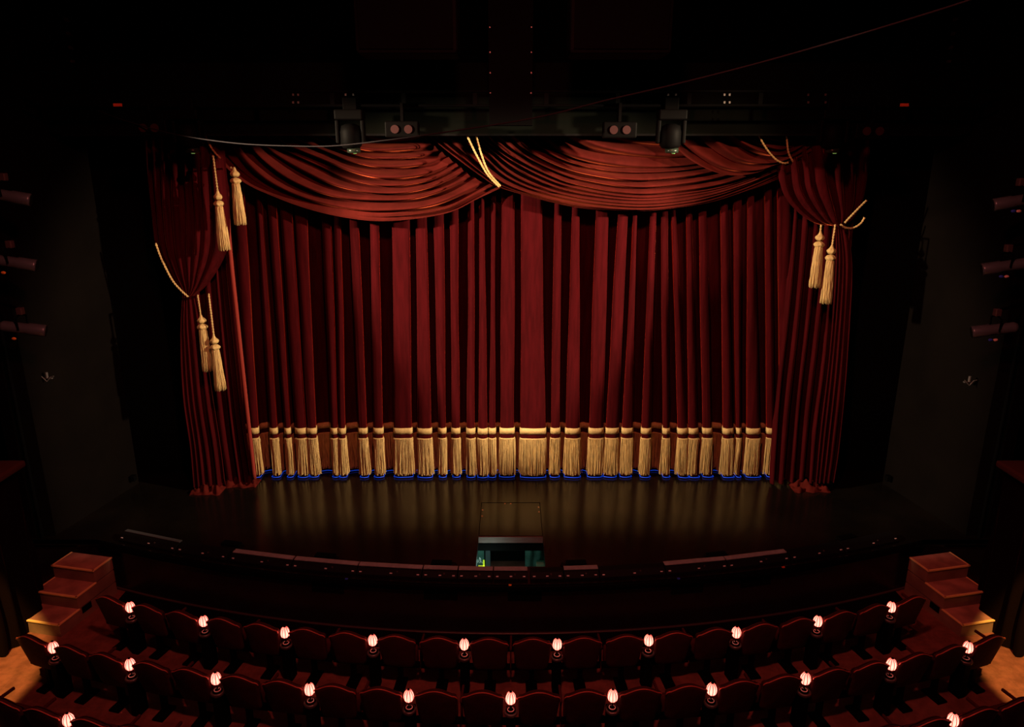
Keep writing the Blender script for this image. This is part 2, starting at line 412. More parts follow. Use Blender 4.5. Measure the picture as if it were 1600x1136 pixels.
grid(bm, [[Vector((x, y, z))+CO for x, y in path_at(z)] for z in zs])
obj('drape', bm, 'velvet', curtain, True)
for nm, z0, z1 in (('upper_gold_band', 1.885, 2.0), ('fringe_header', 1.775, 1.80)):
    bm = bmesh.new()
    grid(bm, [[Vector((x, y, z))+CO for x, y in off_path(z, d)] for z, d in ((z0, .002), (z0, .012), ((z0+z1)/2, .014), (z1, .012), (z1, .002))])
    obj(nm, bm, 'gold', curtain, True)
# fringe strings
bm = bmesh.new()
pp = off_path(1.78, .014); L = [0]
for a, b in zip(pp, pp[1:]): L.append(L[-1]+math.dist(a, b))
s = 0; j = 0; rnd = random.Random(3)
while s < L[-1]:
    while j < len(L)-2 and L[j+1] < s: j += 1
    t = (s-L[j])/max(1e-6, L[j+1]-L[j]); x = pp[j][0]+(pp[j+1][0]-pp[j][0])*t; y = pp[j][1]+(pp[j+1][1]-pp[j][1])*t
    for lay in (0, 1):
        ln = .70+rnd.uniform(-.03, .03); dx = rnd.gauss(0, .012)+.012*math.sin(s*9); dy = rnd.uniform(-.02, .004)-lay*.006; ph = rnd.uniform(0, 6)
        q = [(x+dx*v+.004*math.sin(ph+v*5), y+dy*v-lay*.004, 1.79-ln*v) for v in (0, .25, .5, .75, 1)]
        add_tube(bm, [Vector(p)+CO for p in q], .0058, 3, False)
    s += .0125
obj('fringe', bm, 'fringe', curtain, True)['kind'] = 'stuff'
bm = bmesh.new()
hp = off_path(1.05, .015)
add_tube(bm, [Vector((x, y+.0, 1.022))+CO for x, y in hp if -4.78 < x < 4.9][::2], .0065, 6)  # emissive line in place of blue light showing under the hem
obj('blue_hem_spill', bm, 'blue', curtain, True)['label'] = 'glowing line for the blue backstage light under the hem'

# ------------------------------------------------------------------ swags
def swag(name, label, rows, Y, nf, m='swag', NU=110, NV=150, bulge=.10, amp=.12, seed=0, flip=False, thin=.0, cat='swag', group=None):
    """rows: traced curves (px) from the top fold to the bottom hem, all at depth Y"""
    R = [spline([at(px, py, Y) for px, py in r], NU) for r in rows]
    org = R[-1][NU//2].copy(); org.z = min(p.z for p in R[-1])
    G = []; span = max((R[-1][u]-R[0][u]).length for u in range(NU))
    # fold profile over v
    rnd = random.Random(seed); edges = [0]
    while edges[-1] < 1: edges.append(edges[-1]+rnd.uniform(.55, 1.5)/nf)
    def fold(t):
        for i in range(len(edges)-1):
            if t < edges[i+1]:
                w_ = (t-edges[i])/(edges[i+1]-edges[i]); s_ = (edges[i+1]-edges[i])*nf
                # slow rise, rounded crest, sharp drop beneath
                return (math.sin(PI*min(1, w_**1.3))**1.1)*min(1.2, .5+.6*s_)
        return 0
    for k in range(NV):
        v = k/(NV-1); f = v*(len(R)-1); i = min(len(R)-2, int(f)); t = f-i
        row = []
        for u in range(NU):
            q = [R[max(0, i-1)][u], R[i][u], R[i+1][u], R[min(len(R)-1, i+2)][u]]
            a, b, c, d = q
            p = .5*((2*b)+(c-a)*t+(2*a-5*b+4*c-d)*t*t+(3*b-a-3*c+d)*t**3)
            uu = u/(NU-1)
            e = sm(0, .18, uu)*sm(0, .14, 1-uu); spc = min(1, (R[-1][u]-R[0][u]).length/(.62*span))
            vv = v+.05*nz(uu*2.4+seed, v*3, seed)
            A = amp*(.35+.65*e)*spc*(.8+.7*nz(uu*2.5, v*6, seed+2))
            y = p.y-A*fold(max(0, min(.999, vv)))*2.2-bulge*math.sin(PI*min(1, .15+v*.75))*e
            z = p.z-.02*fold(max(0, min(.999, vv)))
            row.append(Vector((p.x, y, z)))
        G.append(row)
    # hem thickness turning under
    G.append([p+Vector((0, .05, .01)) for p in G[-1]]); G.append([p+Vector((0, .05, .12)) for p in G[-1]])
    bm = bmesh.new(); grid(bm, [[p-org for p in r] for r in G])
    if flip: bmesh.ops.reverse_faces(bm, faces=bm.faces[:])
    o = obj(name, bm, m, None, True, org); tag(o, label, cat, group); return o
swag('curtain_swag', 'large left red velvet swag sagging from portal corner to centre cord', [
 [(560, 170), (600, 185), (640, 192), (665, 192)],
 [(500, 185), (540, 212), (590, 225), (640, 224), (668, 216)],
 [(445, 185), (480, 215), (543, 242), (600, 254), (655, 250), (690, 236)],
 [(405, 185), (440, 228), (517, 267), (596, 289), (660, 284), (715, 256)],
 [(362, 185), (400, 240), (450, 280), (520, 305), (596, 314), (665, 309), (740, 276)],
 [(322, 190), (340, 236), (385, 280), (437, 305), (490, 324), (543, 336), (596, 341.5), (653, 338), (706, 328), (745, 309), (782, 292)]],
 12.3, 12, seed=11)
swag('curtain_swag', 'large right red velvet swag draped from centre cord to right corner', [
 [(900, 180), (960, 205), (1010, 212), (1080, 208), (1150, 190)],
 [(850, 185), (900, 222), (950, 240), (1010, 246), (1080, 240), (1170, 215)],
 [(790, 185), (850, 235), (910, 260), (980, 272), (1060, 270), (1130, 257), (1215, 228)],
 [(740, 185), (790, 235), (864, 275), (920, 291), (996, 302), (1060, 298), (1130, 285), (1220, 250), (1270, 225)],
 [(700, 185), (745, 230), (800, 275), (880, 302), (990, 316), (1080, 309), (1160, 286), (1240, 250), (1290, 225)],
 [(645, 190), (700, 235), (750, 272), (784, 292), (864, 314.6), (917, 324), (997, 328), (1053, 323), (1106, 314.7), (1158, 299), (1211, 277.7), (1251, 260), (1310, 240)]],
 12.25, 13, seed=23, amp=.11)
swag('curtain_swag', 'small upper right red swag overlapping the large swag beside twin cords', [
 [(1160, 185), (1185, 206), (1215, 214), (1240, 214), (1270, 200)],
 [(1120, 185), (1150, 212), (1190, 230), (1225, 232), (1275, 205)],
 [(1080, 185), (1110, 218), (1150, 245), (1195, 252), (1235, 242), (1290, 208)],
 [(1030, 190), (1055, 232), (1090, 257), (1132, 271), (1175, 268), (1210, 255), (1245, 247), (1312, 212)]],
 11.95, 7, seed=5, bulge=.08, amp=.09, NU=80, NV=90)

# ------------------------------------------------------------------ side drapes
def drape(name, label, left, right, Y, nf, m='velvet', NU=160, NV=90, amp=.09, seed=0, conv=None, ybul=0, cat='drape', lean=0):
    """left / right: traced side edges (px, top to bottom). conv(v) scales fold depth"""
    A = spline([at(px, py, Y) for px, py in left], NV); B = spline([at(px, py, Y) for px, py in right], NV)
    rnd = random.Random(seed); e = [0]
    while e[-1] < 1: e.append(e[-1]+rnd.uniform(.6, 1.6)/nf)
    def fold(t):
        for i in range(len(e)-1):
            if t < e[i+1]:
                w_ = (t-e[i])/(e[i+1]-e[i])
                a = sm(.05, .2, w_)*sm(.05, .2, 1-w_) if True else 0
                if w_ > .5: return -.5*math.sin(PI*(w_-.5)/.5)**.6
                return math.sin(PI*w_/.5)**.3
        return 0
    G = []
    for k in range(NV):
        v = k/(NV-1); c = conv(v) if conv else 1; row = []
        for u in range(NU):
            uu = u/(NU-1); t = uu+.02*nz(uu*5, v*2.5, seed)
            p = A[k].lerp(B[k], uu)
            y = p.y-amp*c*fold(max(0, min(.999, t)))+.03*nz(uu*3, v*3, seed+8)-ybul*math.sin(PI*v)*math.sin(PI*uu)
            row.append(Vector((p.x, y, p.z)))
        G.append(row)
    G = G[::-1]
    org = (A[-1]+B[-1])/2
    bm = bmesh.new(); grid(bm, [[p-org for p in r] for r in G])
    o = obj(name, bm, m, None, True, org)
    if label: tag(o, label, cat)
    return o, org
# left leg behind
LEG, LO = drape('stage_drape', 'straight left red velvet leg hanging behind the tied drape', [(296, 190), (302, 400), (318, 600), (338, 752)], [(352, 190), (362, 400), (385, 640), (401, 752)], 12.2, 5, seed=2, NV=60, amp=.14)
bm = bmesh.new(); add_tube(bm, [p-LO for p in spline([at(354, 300, 12.02), at(359, 385, 12.02), at(371, 500, 12.02), at(386, 640, 12.02), at(398, 748, 12.02)], 40)], .035, 10)
obj('lit_edge', bm, mat('lit_edge_velvet', (.22, .03, .022), .9, spec=.1), LEG, True)['label'] = 'rolled inner edge, coloured brighter as if lit'  # brighter velvet copy, light on this edge put into its colour
drape('stage_drape', 'straight right red velvet leg hanging behind the tied drape', [(1247, 190), (1232, 400), (1212, 600), (1201, 752)], [(1345, 190), (1330, 400), (1306, 600), (1290, 745)], 12.2, 6, seed=3, NV=60, amp=.14)
# tied-back drapes: upper pouch and lower fall, one thing each
def tieback(label, up, low, Y, s1, s2, nfu, nfl):
    root = thing('tied_back_drape', label, 'drape', (0, Y, 1.0))
    for nm, (l, r), nf, sd, cv in (('gathered_upper_fall', up, nfu, s1, lambda v: 1-.55*v), ('lower_fall', low, nfl, s2, lambda v: .35+.65*v)):
        o, org = drape(nm, None, l, r, Y, nf, seed=sd, conv=cv, ybul=.18 if nm[0] == 'g' else .0, NV=80, amp=.10)
        o.parent = root; o.location = org-Vector((0, Y, 1.0))
    return root
tieback('left red velvet side drape tied back with gold cord, tassels in front',
 ([(228, 190), (232, 250), (238, 330), (245, 382), (262, 420), (280, 448), (290, 462)],
  [(346, 190), (352, 260), (357, 320), (357, 375), (346, 410), (322, 446), (300, 465)]),
 ([(286, 458), (283, 520), (287, 620), (300, 700), (305, 758)],
  [(306, 462), (318, 520), (333, 620), (345, 700), (352, 758)]), 11.95, 31, 32, 7, 5)
tieback('right red velvet side drape gathered high above two gold tassels',
 ([(1206, 200), (1214, 260), (1222, 300), (1242, 328), (1272, 348), (1302, 353)],
  [(1357, 190), (1356, 230), (1352, 280), (1345, 315), (1332, 340), (1316, 353)]),
 ([(1300, 350), (1296, 420), (1285, 550), (1268, 680), (1262, 752)],
  [(1320, 350), (1330, 420), (1322, 560), (1310, 690), (1300, 752)]), 11.95, 41, 42, 7, 5)
# cloth pooled on the deck
def puddle(label, px0, px1, py, seed, dep=.28, h=.09):
    a = at_z(px0, py, 1.0); b = at_z(px1, py, 1.0); c = (a+b)/2; W = (b-a).length
    bm = bmesh.new(); G = []
    for j in range(26):
        v = j/25; row = []
        for i in range(50):
            u = i/49; x = (u-.5)*W; y = (v-.5)*dep+.05*nz(u*5, v*2, seed)
            e = math.sin(PI*u)**.4*math.sin(PI*v)**.5
            z = .004+h*e*max(.05, .55+.9*nz(u*7+v*2, v*4-u*2, seed)+.25*math.sin(14*u+6*v))
            row.append(Vector((x, y, z)))
        G.append(row)
    grid(bm, G); o = obj('pooled_hem', bm, 'swag', None, True, (c.x, c.y, 1.0)); tag(o, label, 'pooled cloth')
puddle('crumpled red velvet hem pooled on deck below left tied drape', 303, 350, 766, 3, .42, .17)
puddle('crumpled red velvet hem pooled on deck beside left end of gold fringe', 344, 404, 756, 6, .34, .15)
puddle('crumpled red velvet hem pooled on deck below right drape', 1236, 1292, 763, 9, .36, .15)

# cords
def cord(label, pts, Y, r=.016, name='tieback_rope'):
    P = spline([at(p[0], p[1], p[2] if len(p) > 2 else Y) for p in pts], 40); org = P[-1].copy()
    o = obj(name, rope([p-org for p in P], r), 'gold', None, True, org); return tag(o, label, 'cord')
cord('gold cord at the top left corner of left swag', [(318, 190), (321, 210), (331, 232), (345, 248)], 11.75)
cord('left strand of the twin gold cords at centre where swags meet', [(722, 190), (729, 210), (745, 243), (762, 273), (780, 292)], 11.58)
cord('right strand of the twin gold cords at centre where swags meet', [(741, 190), (744, 212), (752, 240), (763, 268), (782, 291)], 11.58)
cord('long curved gold cord over the small right swag', [(1178, 190), (1186, 212), (1198, 233), (1212, 249), (1224, 255), (1232, 254)], 11.56)
cord('short straight gold cord over the knot of small right swag', [(1227, 190), (1229, 212), (1232, 238), (1239, 253)], 11.56)
cord('gold tieback cord slanting across outer edge of left drape', [(243, 380), (252, 404), (268, 436), (282, 453), (294, 464)], 11.75, .018)
cord('straight upper gold tieback cord at outer edge of right drape', [(1354, 313), (1340, 327), (1320, 348)], 11.72, .018)
cord('looped lower gold tieback cord at outer edge of right drape', [(1351, 340), (1345, 349), (1334, 356), (1322, 356), (1313, 351)], 11.72, .018)

# tassels
def tassel(label, top, knot_y, bot, Y):
    """top (px): cord start; knot_y: top of the knot; bot (px): end of the skirt"""
    a = at(top[0], top[1], Y); b = at(bot[0], bot[1], Y)
    kn = at(bot[0], knot_y, Y); x = at(top[2], knot_y, Y).x; kz = kn.z
    root = thing('gold_tassel', label, 'tassel', (x, Y, b.z), group='gold tassels on the side drapes')
    o_ = Vector((x, Y, b.z)); h = kz-b.z
    obj('cord', rope([a-o_+Vector((a.x/Y, 1, (a.z-H)/Y-.01))*.45, a-o_, Vector((0, 0, h-.02))], .016), 'gold', root, True)
    bm = bmesh.new()
    add_lathe(bm, [(.012, h+.03), (.022, h+.0), (.03, h-.02)]+[(.012+.056*math.sin(PI*k/8)**.7, h-.02-.11*k/8) for k in range(1, 8)], 24, ridge=.1, nr=6, twist=.5)
    add_lathe(bm, [(.012+.068*math.sin(PI*k/8)**.7, h-.125-.11*k/8) for k in range(0, 9)], 24, ridge=.1, nr=7, twist=-.5)
    obj('knot', bm, 'gold', root, True)
    bm = bmesh.new(); rnd = random.Random(int(x*100)); top_ = h-.2
    add_lathe(bm, [(.035, top_), (.052, top_-.05), (.06, top_*.5), (.068, .03)], 20)
    for k in range(70):
        an = 2*PI*k/70+rnd.uniform(-.03, .03); r1 = .080*rnd.uniform(.9, 1.12); q = []
        for v in (0, .08, .3, .6, .85, 1):
            rr = .048+(r1-.048)*min(1, v*1.1)**.6+.004*math.sin(v*9+k); aa = an+.06*math.sin(v*4+k)
            q.append((math.cos(aa)*rr+.01*v, math.sin(aa)*rr, top_-(top_-rnd.uniform(-.01, .02))*v if v == 1 else top_*(1-v)))
        add_tube(bm, q, .0052, 4, True)
    obj('skirt', bm, 'fringe', root, True)
tassel('longest left gold tassel hanging on cord beside the top left swag', (333, 244, 340), 300, (346, 391), 11.45)
tassel('short gold tassel tucked close under left end of left swag', (361, 262, 366), 264, (374, 351), 11.45)
tassel('upper of two gold tassels below tie of left drape', (309, 462, 314), 494, (321, 579), 11.5)
tassel('lower of two gold tassels below tie of left drape', (326, 460, 334), 526, (342, 609), 11.45)
tassel('upper of two gold tassels below right drape', (1283, 352, 1282), 364, (1273, 449), 11.45)
tassel('lower of two gold tassels below right drape', (1305, 352, 1300), 385, (1288, 474), 11.4)

# ------------------------------------------------------------------ lighting bridge above
bz = at(798, 209, 11.45).z
te = thing('border_pelmet', 'long dark border hanging across the top of the stage opening', 'pelmet', (0, 11.45, bz))
obj('board', box(-6.95, 6.95, 0, .05, 0, 1.0), mat('border_grey_green', (.0028, .0033, .0024), .85, noise_amt=.3, noise_scale=1.2, spec=.02), te)
obj('bottom_rail', box(-6.8, 6.8, -.02, .07, -.03, .0), 'black', te)
tr = thing('lighting_truss', 'dark steel lighting truss running across above the curtain', 'truss', (0, 10.9, 0))
zt = at(798, 165, 10.9).z; zu = at(798, 143, 10.9).z
bm = bmesh.new()
for z in (zt, zu):
    add_cyl(bm, (-6.9, 0, z), (6.9, 0, z), .022, 10)
obj('chord', bm, 'blackmetal', tr)
bm = bmesh.new()
bm.free()
for k in range(14):
    x = -6.6+13.2*k/13; obj('batten', box(x-.03, x+.03, -.01, .01, zt, zu), 'blackmetal', tr)
bm = bmesh.new()
for px in (458, 466, 1132, 1140, 540, 552, 1044, 1056, 1263, 1290):
    for py in (148, 160):
        p = at(px, py, 10.87); add_box(bm, p.x-.012, p.x+.012, -.035, -.02, p.z-.015, p.z+.015)
obj('bolt', bm, 'steel', tr)
for px, lb in ((184, 'left'), (1413, 'right')):
    p = at(px, 164, 10.875); o = obj('orange_tag', box(-.06, .06, -.01, .01, -.02, .02), 'orange', None, False, p); tag(o, 'small orange tag at the %s end of the truss' % lb, 'tag')
def mover(label, px, py, group='moving lights under the border'):
    p = at(px, py, 10.82)
    r = thing('moving_light', label, 'stage light', p, group=group)
    obj('base', box(-.2, .2, -.12, .12, .02, .16, bev=.02), 'blackmetal', r)
    c = obj('clamp', box(-.1, .1, .02, .12, .16, .33, bev=.01), 'blackmetal', r)
    for s in (-1, 1): obj('yoke_arm', box(s*.18-.025, s*.18+.025, -.07, .07, -.30, .02, bev=.015), 'blackmetal', r)
    bm = bmesh.new(); add_lathe(bm, [(.06, .03), (.13, -.0), (.15, -.08), (.15, -.26), (.12, -.30), (.10, -.31)], 28, (0, 0, -.06)); obj('head', bm, 'blackmetal', r, True)
    bm = bmesh.new(); add_lathe(bm, [(.095, -.362), (.095, -.42), (.085, -.43)], 24, (.03, 0, 0), ridge=.02, nr=12); ln = obj('lens_barrel', bm, 'lampglass', r, True)
    bm = bmesh.new(); add_lathe(bm, [(.02, -.44), (.028, -.432), (.02, -.428)], 12, (.05, -.03, 0)); obj('status_light', bm, 'green', ln, True)
    return r
m0 = mover('moving light over the left swag, left of the twin red lenses', 547, 190)
for px, lb in ((1049, 'moving light with greenish lens hanging over the large right swag'), (292, 'dark moving light above top of left side drape'), (1303, 'dark moving light above the right side drape')):
    p = at(px, 190, 10.82); dup(m0, p, 0, lb)
def blinder(label, xs, py):
    c = at(sum(xs)/2, py, 10.7); r = thing('twin_lamp', label, 'stage light', c, group='twin round lamps on the border')
    obj('housing', box(-.24, .24, .0, .14, -.11, .11, bev=.02), 'blackmetal', r); obj('hanger', box(-.02, .02, .06, .22, .09, zt-c.z+.03), 'blackmetal', r)
    for x in xs:
        q = at(x, py, 10.7)-c; bm = bmesh.new(); add_cyl(bm, (q.x, -.02, 0), (q.x, .0, 0), .058, 24); obj('red_lens', bm, 'lens', r)
blinder('twin red round lamps above the left swag', (617, 638), 202)
blinder('twin red round lamps above the middle of right swag', (959, 979), 203)
blinder('twin red round lamps at the far right end of the border', (1354, 1374), 205)
blinder('dim twin red round lamps at far left end of the border', (224, 242), 200)
for px, lb in ((635, 'left'), (970, 'right')):
    a = at(px-80, 84, 9.4); b = at(px+80, 84, 9.4)
    r = thing('loudspeaker', 'large black box loudspeaker hanging above the stage, %s of centre column' % lb, 'loudspeaker', (a.x/2+b.x/2, 9.4, a.z), group='hanging loudspeakers')
    W = (b.x-a.x)/2; obj('cabinet', box(-W, W, 0, .6, 0, 1.5, bev=.05), 'black', r); obj('grille', box(-W+.05, W-.05, -.02, .0, .05, 1.45, bev=.008), 'blackcloth', r)
r = thing('hanging_column', 'dark rectangular column hanging at the centre above the curtain', 'column', (0, 10.2, at(798, 208, 10.2).z))
obj('panel', box(-.29, .29, 0, .25, .1, 3.3), 'blackcloth', r)
bm = bmesh.new()
for z in (.5, .75, 1.0, 1.3):
    for s in (-1, 1): add_box(bm, s*.27-.008, s*.27+.008, -.01, 0, z, z+.016)
obj('bolt', bm, 'steel', r)
# slung cable
cp = [(145, 170, 11.0), (185, 185, 10.8), (230, 199, 10.6), (290, 213, 10.4), (370, 224, 10.1), (450, 228, 9.8), (520, 228, 9.5), (600, 219.5, 9.2), (700, 206, 8.9), (837, 184, 8.4), (950, 156, 8.0), (1050, 133, 7.6), (1180, 100, 7.2), (1300, 66, 6.9), (1404, 35, 6.6), (1515, 0, 6.3), (1640, -45, 6.0)]
P = spline([at(*p) for p in cp], 90); bm = bmesh.new(); add_tube(bm, [p-P[0] for p in P], .0085, 6)
tag(obj('slung_cable', bm, 'cablem', None, True, P[0]), 'thin reddish cable sagging from left wall up to the top right', 'cable')

# ------------------------------------------------------------------ box boom lights on both sides
def lantern(label, px, py, s, tags, group):
    c = at(px, py, 9.7); r = thing('boom_spotlight', label, 'stage light', c, group=group)
    d = Vector((-s*.9, .35, -.22)).normalized(); d2 = d*.27
    bm = bmesh.new(); add_tube(bm, [-d2, -d2*.85, d2*.2, d2*.25, d2*.9, d2], [.05, .075, .075, .085, .085, .085], 20); obj('barrel', bm, mat('lantern_grey', (.13, .19, .22), .35, metal=.4) if 'lantern_grey' not in bpy.data.materials else bpy.data.materials['lantern_grey'], r, True)
    bm = bmesh.new(); add_cyl(bm, d2, d2*1.03, .072, 20); obj('lens', bm, 'lampglass', r)
    bm = bmesh.new(); n_ = Vector((0, 1, 0))
    add_tube(bm, [Vector((0, -.1, .0)), Vector((0, -.11, .16)), Vector((0, 0, .2)), Vector((0, .11, .16)), Vector((0, .1, 0))], .013, 6); obj('yoke', bm, 'blackmetal', r)
    bm = bmesh.new(); add_box(bm, -.04, .04, -.03, .05, .19, .29, bev=.01); obj('hook_clamp', bm, 'steel', r)
    for k, t in enumerate(tags):
        bm = bmesh.new(); bmesh.ops.create_icosphere(bm, subdivisions=2, radius=.026, matrix=Matrix.Translation((s*(.09 if s < 0 else -.09)+k*.07*1.0 - (.0), -.09, -.125)) @ Matrix.Diagonal((1.3, .7, .8, 1)))
        obj('connector', bm, t, r, True)
    return c
for s, sd, pts in ((-1, 'left', [(10, 306), (20, 410), (36, 513)]), (1, 'right', [(1590, 314), (1571, 416), (1554, 515)])):
    cs = [lantern('%s black boom spotlight on the %s wall pipe' % (w_, sd), px, py, s, ['ambertag'] if s < 0 else ['bluetag', 'whitetag'], sd+' boom spotlights') for w_, (px, py) in zip(('top', 'middle', 'lowest'), pts)]
    x = s*7.42
    bm = bmesh.new(); add_cyl(bm, (0, 0, 1.0), (0, 0, 9.0), .03, 12)
    for c in cs: add_cyl(bm, (0, 0, c.z+.27), (c.x-x, c.y-10.22, c.z+.27), .018, 8)
    o = obj('boom_pipe', bm, 'blackmetal', None, False, (x, 10.22, 0)); tag(o, 'vertical black pipe carrying the %s side spotlights' % sd, 'pipe')
    p = at(75 if s < 0 else 1513, 590 if s < 0 else 596, 10.6); bm = bmesh.new()
    add_box(bm, -.07, .07, -.02, .02, -.02, .0, bev=.004); add_tube(bm, [(-.08, -.03, .03), (0, -.04, -.05), (.06, -.03, .02), (.11, -.03, .03)], .008, 6); add_cyl(bm, (0, -.02, .0), (0, -.02, .09), .02, 10)
    o = obj('wall_clamp', bm, 'steel', None, False, p); tag(o, 'small steel clamp fitting on the %s wall below spotlights' % sd, 'clamp')
    p = at(200 if s < 0 else 1384, 745, 12.0); p.x = s*6.84
    o = obj('wall_socket', box(-.04, .04, -.05, .05, -.05, .05, bev=.008), 'blackmetal', None, False, (p.x, 12.0, 1.2)); tag(o, 'small black socket box low on the %s portal wall' % sd, 'socket')

# ------------------------------------------------------------------ footlights along the stage edge
names_ = ['first', 'second', 'third', 'fourth', 'fifth', 'sixth', 'seventh', 'eighth', 'ninth', 'tenth', 'eleventh', 'twelfth', 'thirteenth', 'fourteenth', 'fifteenth', 'sixteenth', 'seventeenth', 'eighteenth', 'nineteenth', 'twentieth', 'twenty-first', 'twenty-second']
FL = [(185, 272, 2), (275, 352, 0), (358, 453, 1), (455, 556, 1), (557, 658, 1), (659, 714, 1), (715, 770, 1), (771, 825, 1), (829, 881, 0), (882, 937, 1), (938, 1040, 0), (1042, 1138, 1), (1139, 1235, 1), (1238, 1320, 0), (1322, 1405, 0)]
for i, (a, b, lid) in enumerate(FL):
    def stx(px):
        x = 0; 
        for _ in range(8):
            y = arcY(x)+.1; d = y*math.cos(TH)+(H-1.05)*math.sin(TH); x = (px-CX)*d/F
        return x
    xa, xb = stx(a), stx(b); xm = (xa+xb)/2; an = math.asin(xm/SR); Lh = (xb-xa)/math.cos(an)/2-.004
    cc = Vector((0, SCY, 0)); r_ = SR-.16; pos = Vector((r_*math.sin(an), SCY-r_*math.cos(an), 1.0))
    r = thing('footlight', '%s footlight box from left along stage edge, %s' % (names_[i], ('dark top', 'grey lid', 'dim narrow lid')[lid]), 'footlight', pos, an, 'footlight boxes along the stage edge')
    bm = bmesh.new(); pr = [(-.10, 0), (-.10, .035), (-.02, .10), (.09, .105), (.09, 0)]
    va = [bm.verts.new((-Lh, y, z)) for y, z in pr]; vb = [bm.verts.new((Lh, y, z)) for y, z in pr]
    for k in range(5): bm.faces.new((va[k], va[(k+1) % 5], vb[(k+1) % 5], vb[k]))
    bm.faces.new(va[::-1]); bm.faces.new(vb); bmesh.ops.recalc_face_normals(bm, faces=bm.faces[:])
    bmesh.ops.bevel(bm, geom=bm.edges[:], offset=.004, segments=1, affect='EDGES')
    obj('housing', bm, mat('footlight_black', (.006, .0065, .0065), .6, spec=.08) if not i else bpy.data.materials['footlight_black'], r)
    if lid: obj('lid', box(-Lh+.003, Lh-.003, .0 if lid == 1 else .03, .095, .104, .118, bev=.003), 'grey' if lid == 1 else 'slate', r)
    sc_ = [-Lh+.05, Lh-.05, Lh*.1-.02]
    for x in sc_:
        obj('bracket', box(x-.018, x+.018, -.078, -.062, .052, .064), 'bright', r)
    obj('dial', box(Lh*.25-.01, Lh*.25+.01, -.06, -.045, .058, .085), 'steel', r)
for px, py, c_, lb in ((541, 906, 'bluetag', 'tiny blue marker on stage lip left of centre'), (797, 911, 'ambertag', 'tiny yellow marker on stage lip at centre'), (1060, 904, 'bluetag', 'tiny blue marker on stage lip right of centre'), (1224, 887, 'orange', 'tiny orange marker on the right stage lip')):
    q = at_z(px, py, 1.0); an = math.asin(q.x/SR); q.y = arcY(q.x)-.045
    o = obj('lip_marker', box(-.02, .02, -.012, .012, 0, .012), c_, None, False, q); o.rotation_euler = (0, 0, an); tag(o, lb, 'marker')
for px, py, lb in ((508, 870, 'left of centre'), (690, 881, 'just left of the trap opening'), (900, 881, 'just right of the trap opening'), (1120, 868, 'right of centre'), (362, 851, 'far left'), (1322, 841, 'far right')):
    q = at_z(px, py, 1.0); q.y = max(q.y, arcY(q.x)+.42); an = math.asin(q.x/SR)
    r = thing('floor_microphone', 'small flat black box on deck behind footlights, %s' % lb, 'floor box', (q.x, q.y, 1.0), an, 'flat boxes on the deck behind the footlights')
    obj('plate', box(-.15, .15, -.06, .06, 0, .035, bev=.006), 'blackmetal', r)
    s_ = -1 if q.x > 0 else 1
    bm = bmesh.new(); add_tube(bm, [(s_*.15, 0, .02), (s_*.2, .03, .006), (s_*.23, -.04, .006), (s_*.18, -.09, .006)], .006, 5); obj('cable', bm, 'black', r)

# ------------------------------------------------------------------ steps beside the stage
def steps(s, lb):
    org = Vector((s*6.45, 8.87, FZ)); r = thing('stage_steps', 'three tread wooden access steps with brass nosings at the %s end of the stage' % lb, 'steps', org, s*math.radians(12), 'access steps either side of the stage')
    W = .72; x0, x1 = (-W, 0) if s < 0 else (0, W)
    bm = bmesh.new()
    for k in range(3): add_box(bm, x0, x1, k*.37, 1.12, k*.212, (k+1)*.212-.02)
    obj('carcass', bm, 'wood', r)
    tm = bpy.data.materials.get('red_tread') or mat('red_tread', (.42, .20, .16), .5, noise_amt=.45, noise_scale=4)
    for k in range(3):
        y1 = (k+1)*.37+.01; z = (k+1)*.212
        t = obj('tread', box(x0-.008, x1+.008, k*.37-.01, y1, z-.022, z, bev=.003), tm, r)
        bm = bmesh.new(); add_box(bm, x0-.014, x1+.014, k*.37-.018, k*.37+.012, z-.02, z+.003, bev=.002)
        xi = x1 if s < 0 else x0
        for xx in (x0, x1): add_box(bm, xx-.012, xx+.012, k*.37-.018, y1, z-.02, z+.003, bev=.002)
        obj('nosing', bm, 'nosing', t)
    bm = bmesh.new(); xi = .006 if s < 0 else -.006
    add_box(bm, min(0, xi), max(0, xi), .42, .60, .10, .20); obj('vent', bm, 'blackcloth', r)
steps(-1, 'left'); steps(1, 'right')

# ------------------------------------------------------------------ side curtains of the auditorium
def side_curtain(s, lb):
    r = thing('side_curtain', 'tall dark red curtain under a padded rail beside the %s steps' % lb, 'curtain', (s*7.25, 9.0, FZ))
    bm = bmesh.new(); G = []; z1 = 2.38
    for j in range(30):
        v = j/29; row = []
        for i in range(160):
            u = i/159
            if u < .45: x = -.20-.03*v+.0*u; y = .45-1.0*u/.45*.9; x += .05*math.sin(u*34+3*nz(u*5, v*2))*(.5+.5*(1-v)); 
            else: x = -.20+(u-.45)/.55*1.1; y = -.45; y += .075*math.sin(u*36+4*nz(u*5, v*2))*(.6+.4*(1-v))
            sp = 1-.14*v
            row.append(Vector((s*x*(1 if u < .45 else 1)-s*.10*(1-v), y-.05*(1-v), z1*v+.01)))
        G.append(row)
    grid(bm, G)
    if s < 0: bmesh.ops.reverse_faces(bm, faces=bm.faces[:])
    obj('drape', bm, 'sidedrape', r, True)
    obj('padded_rail', box(min(s*-.34, s*.95), max(s*-.34, s*.95), -.55, .5, z1, z1+.1, bev=.03), 'redrail', r)
side_curtain(-1, 'left'); side_curtain(1, 'right')

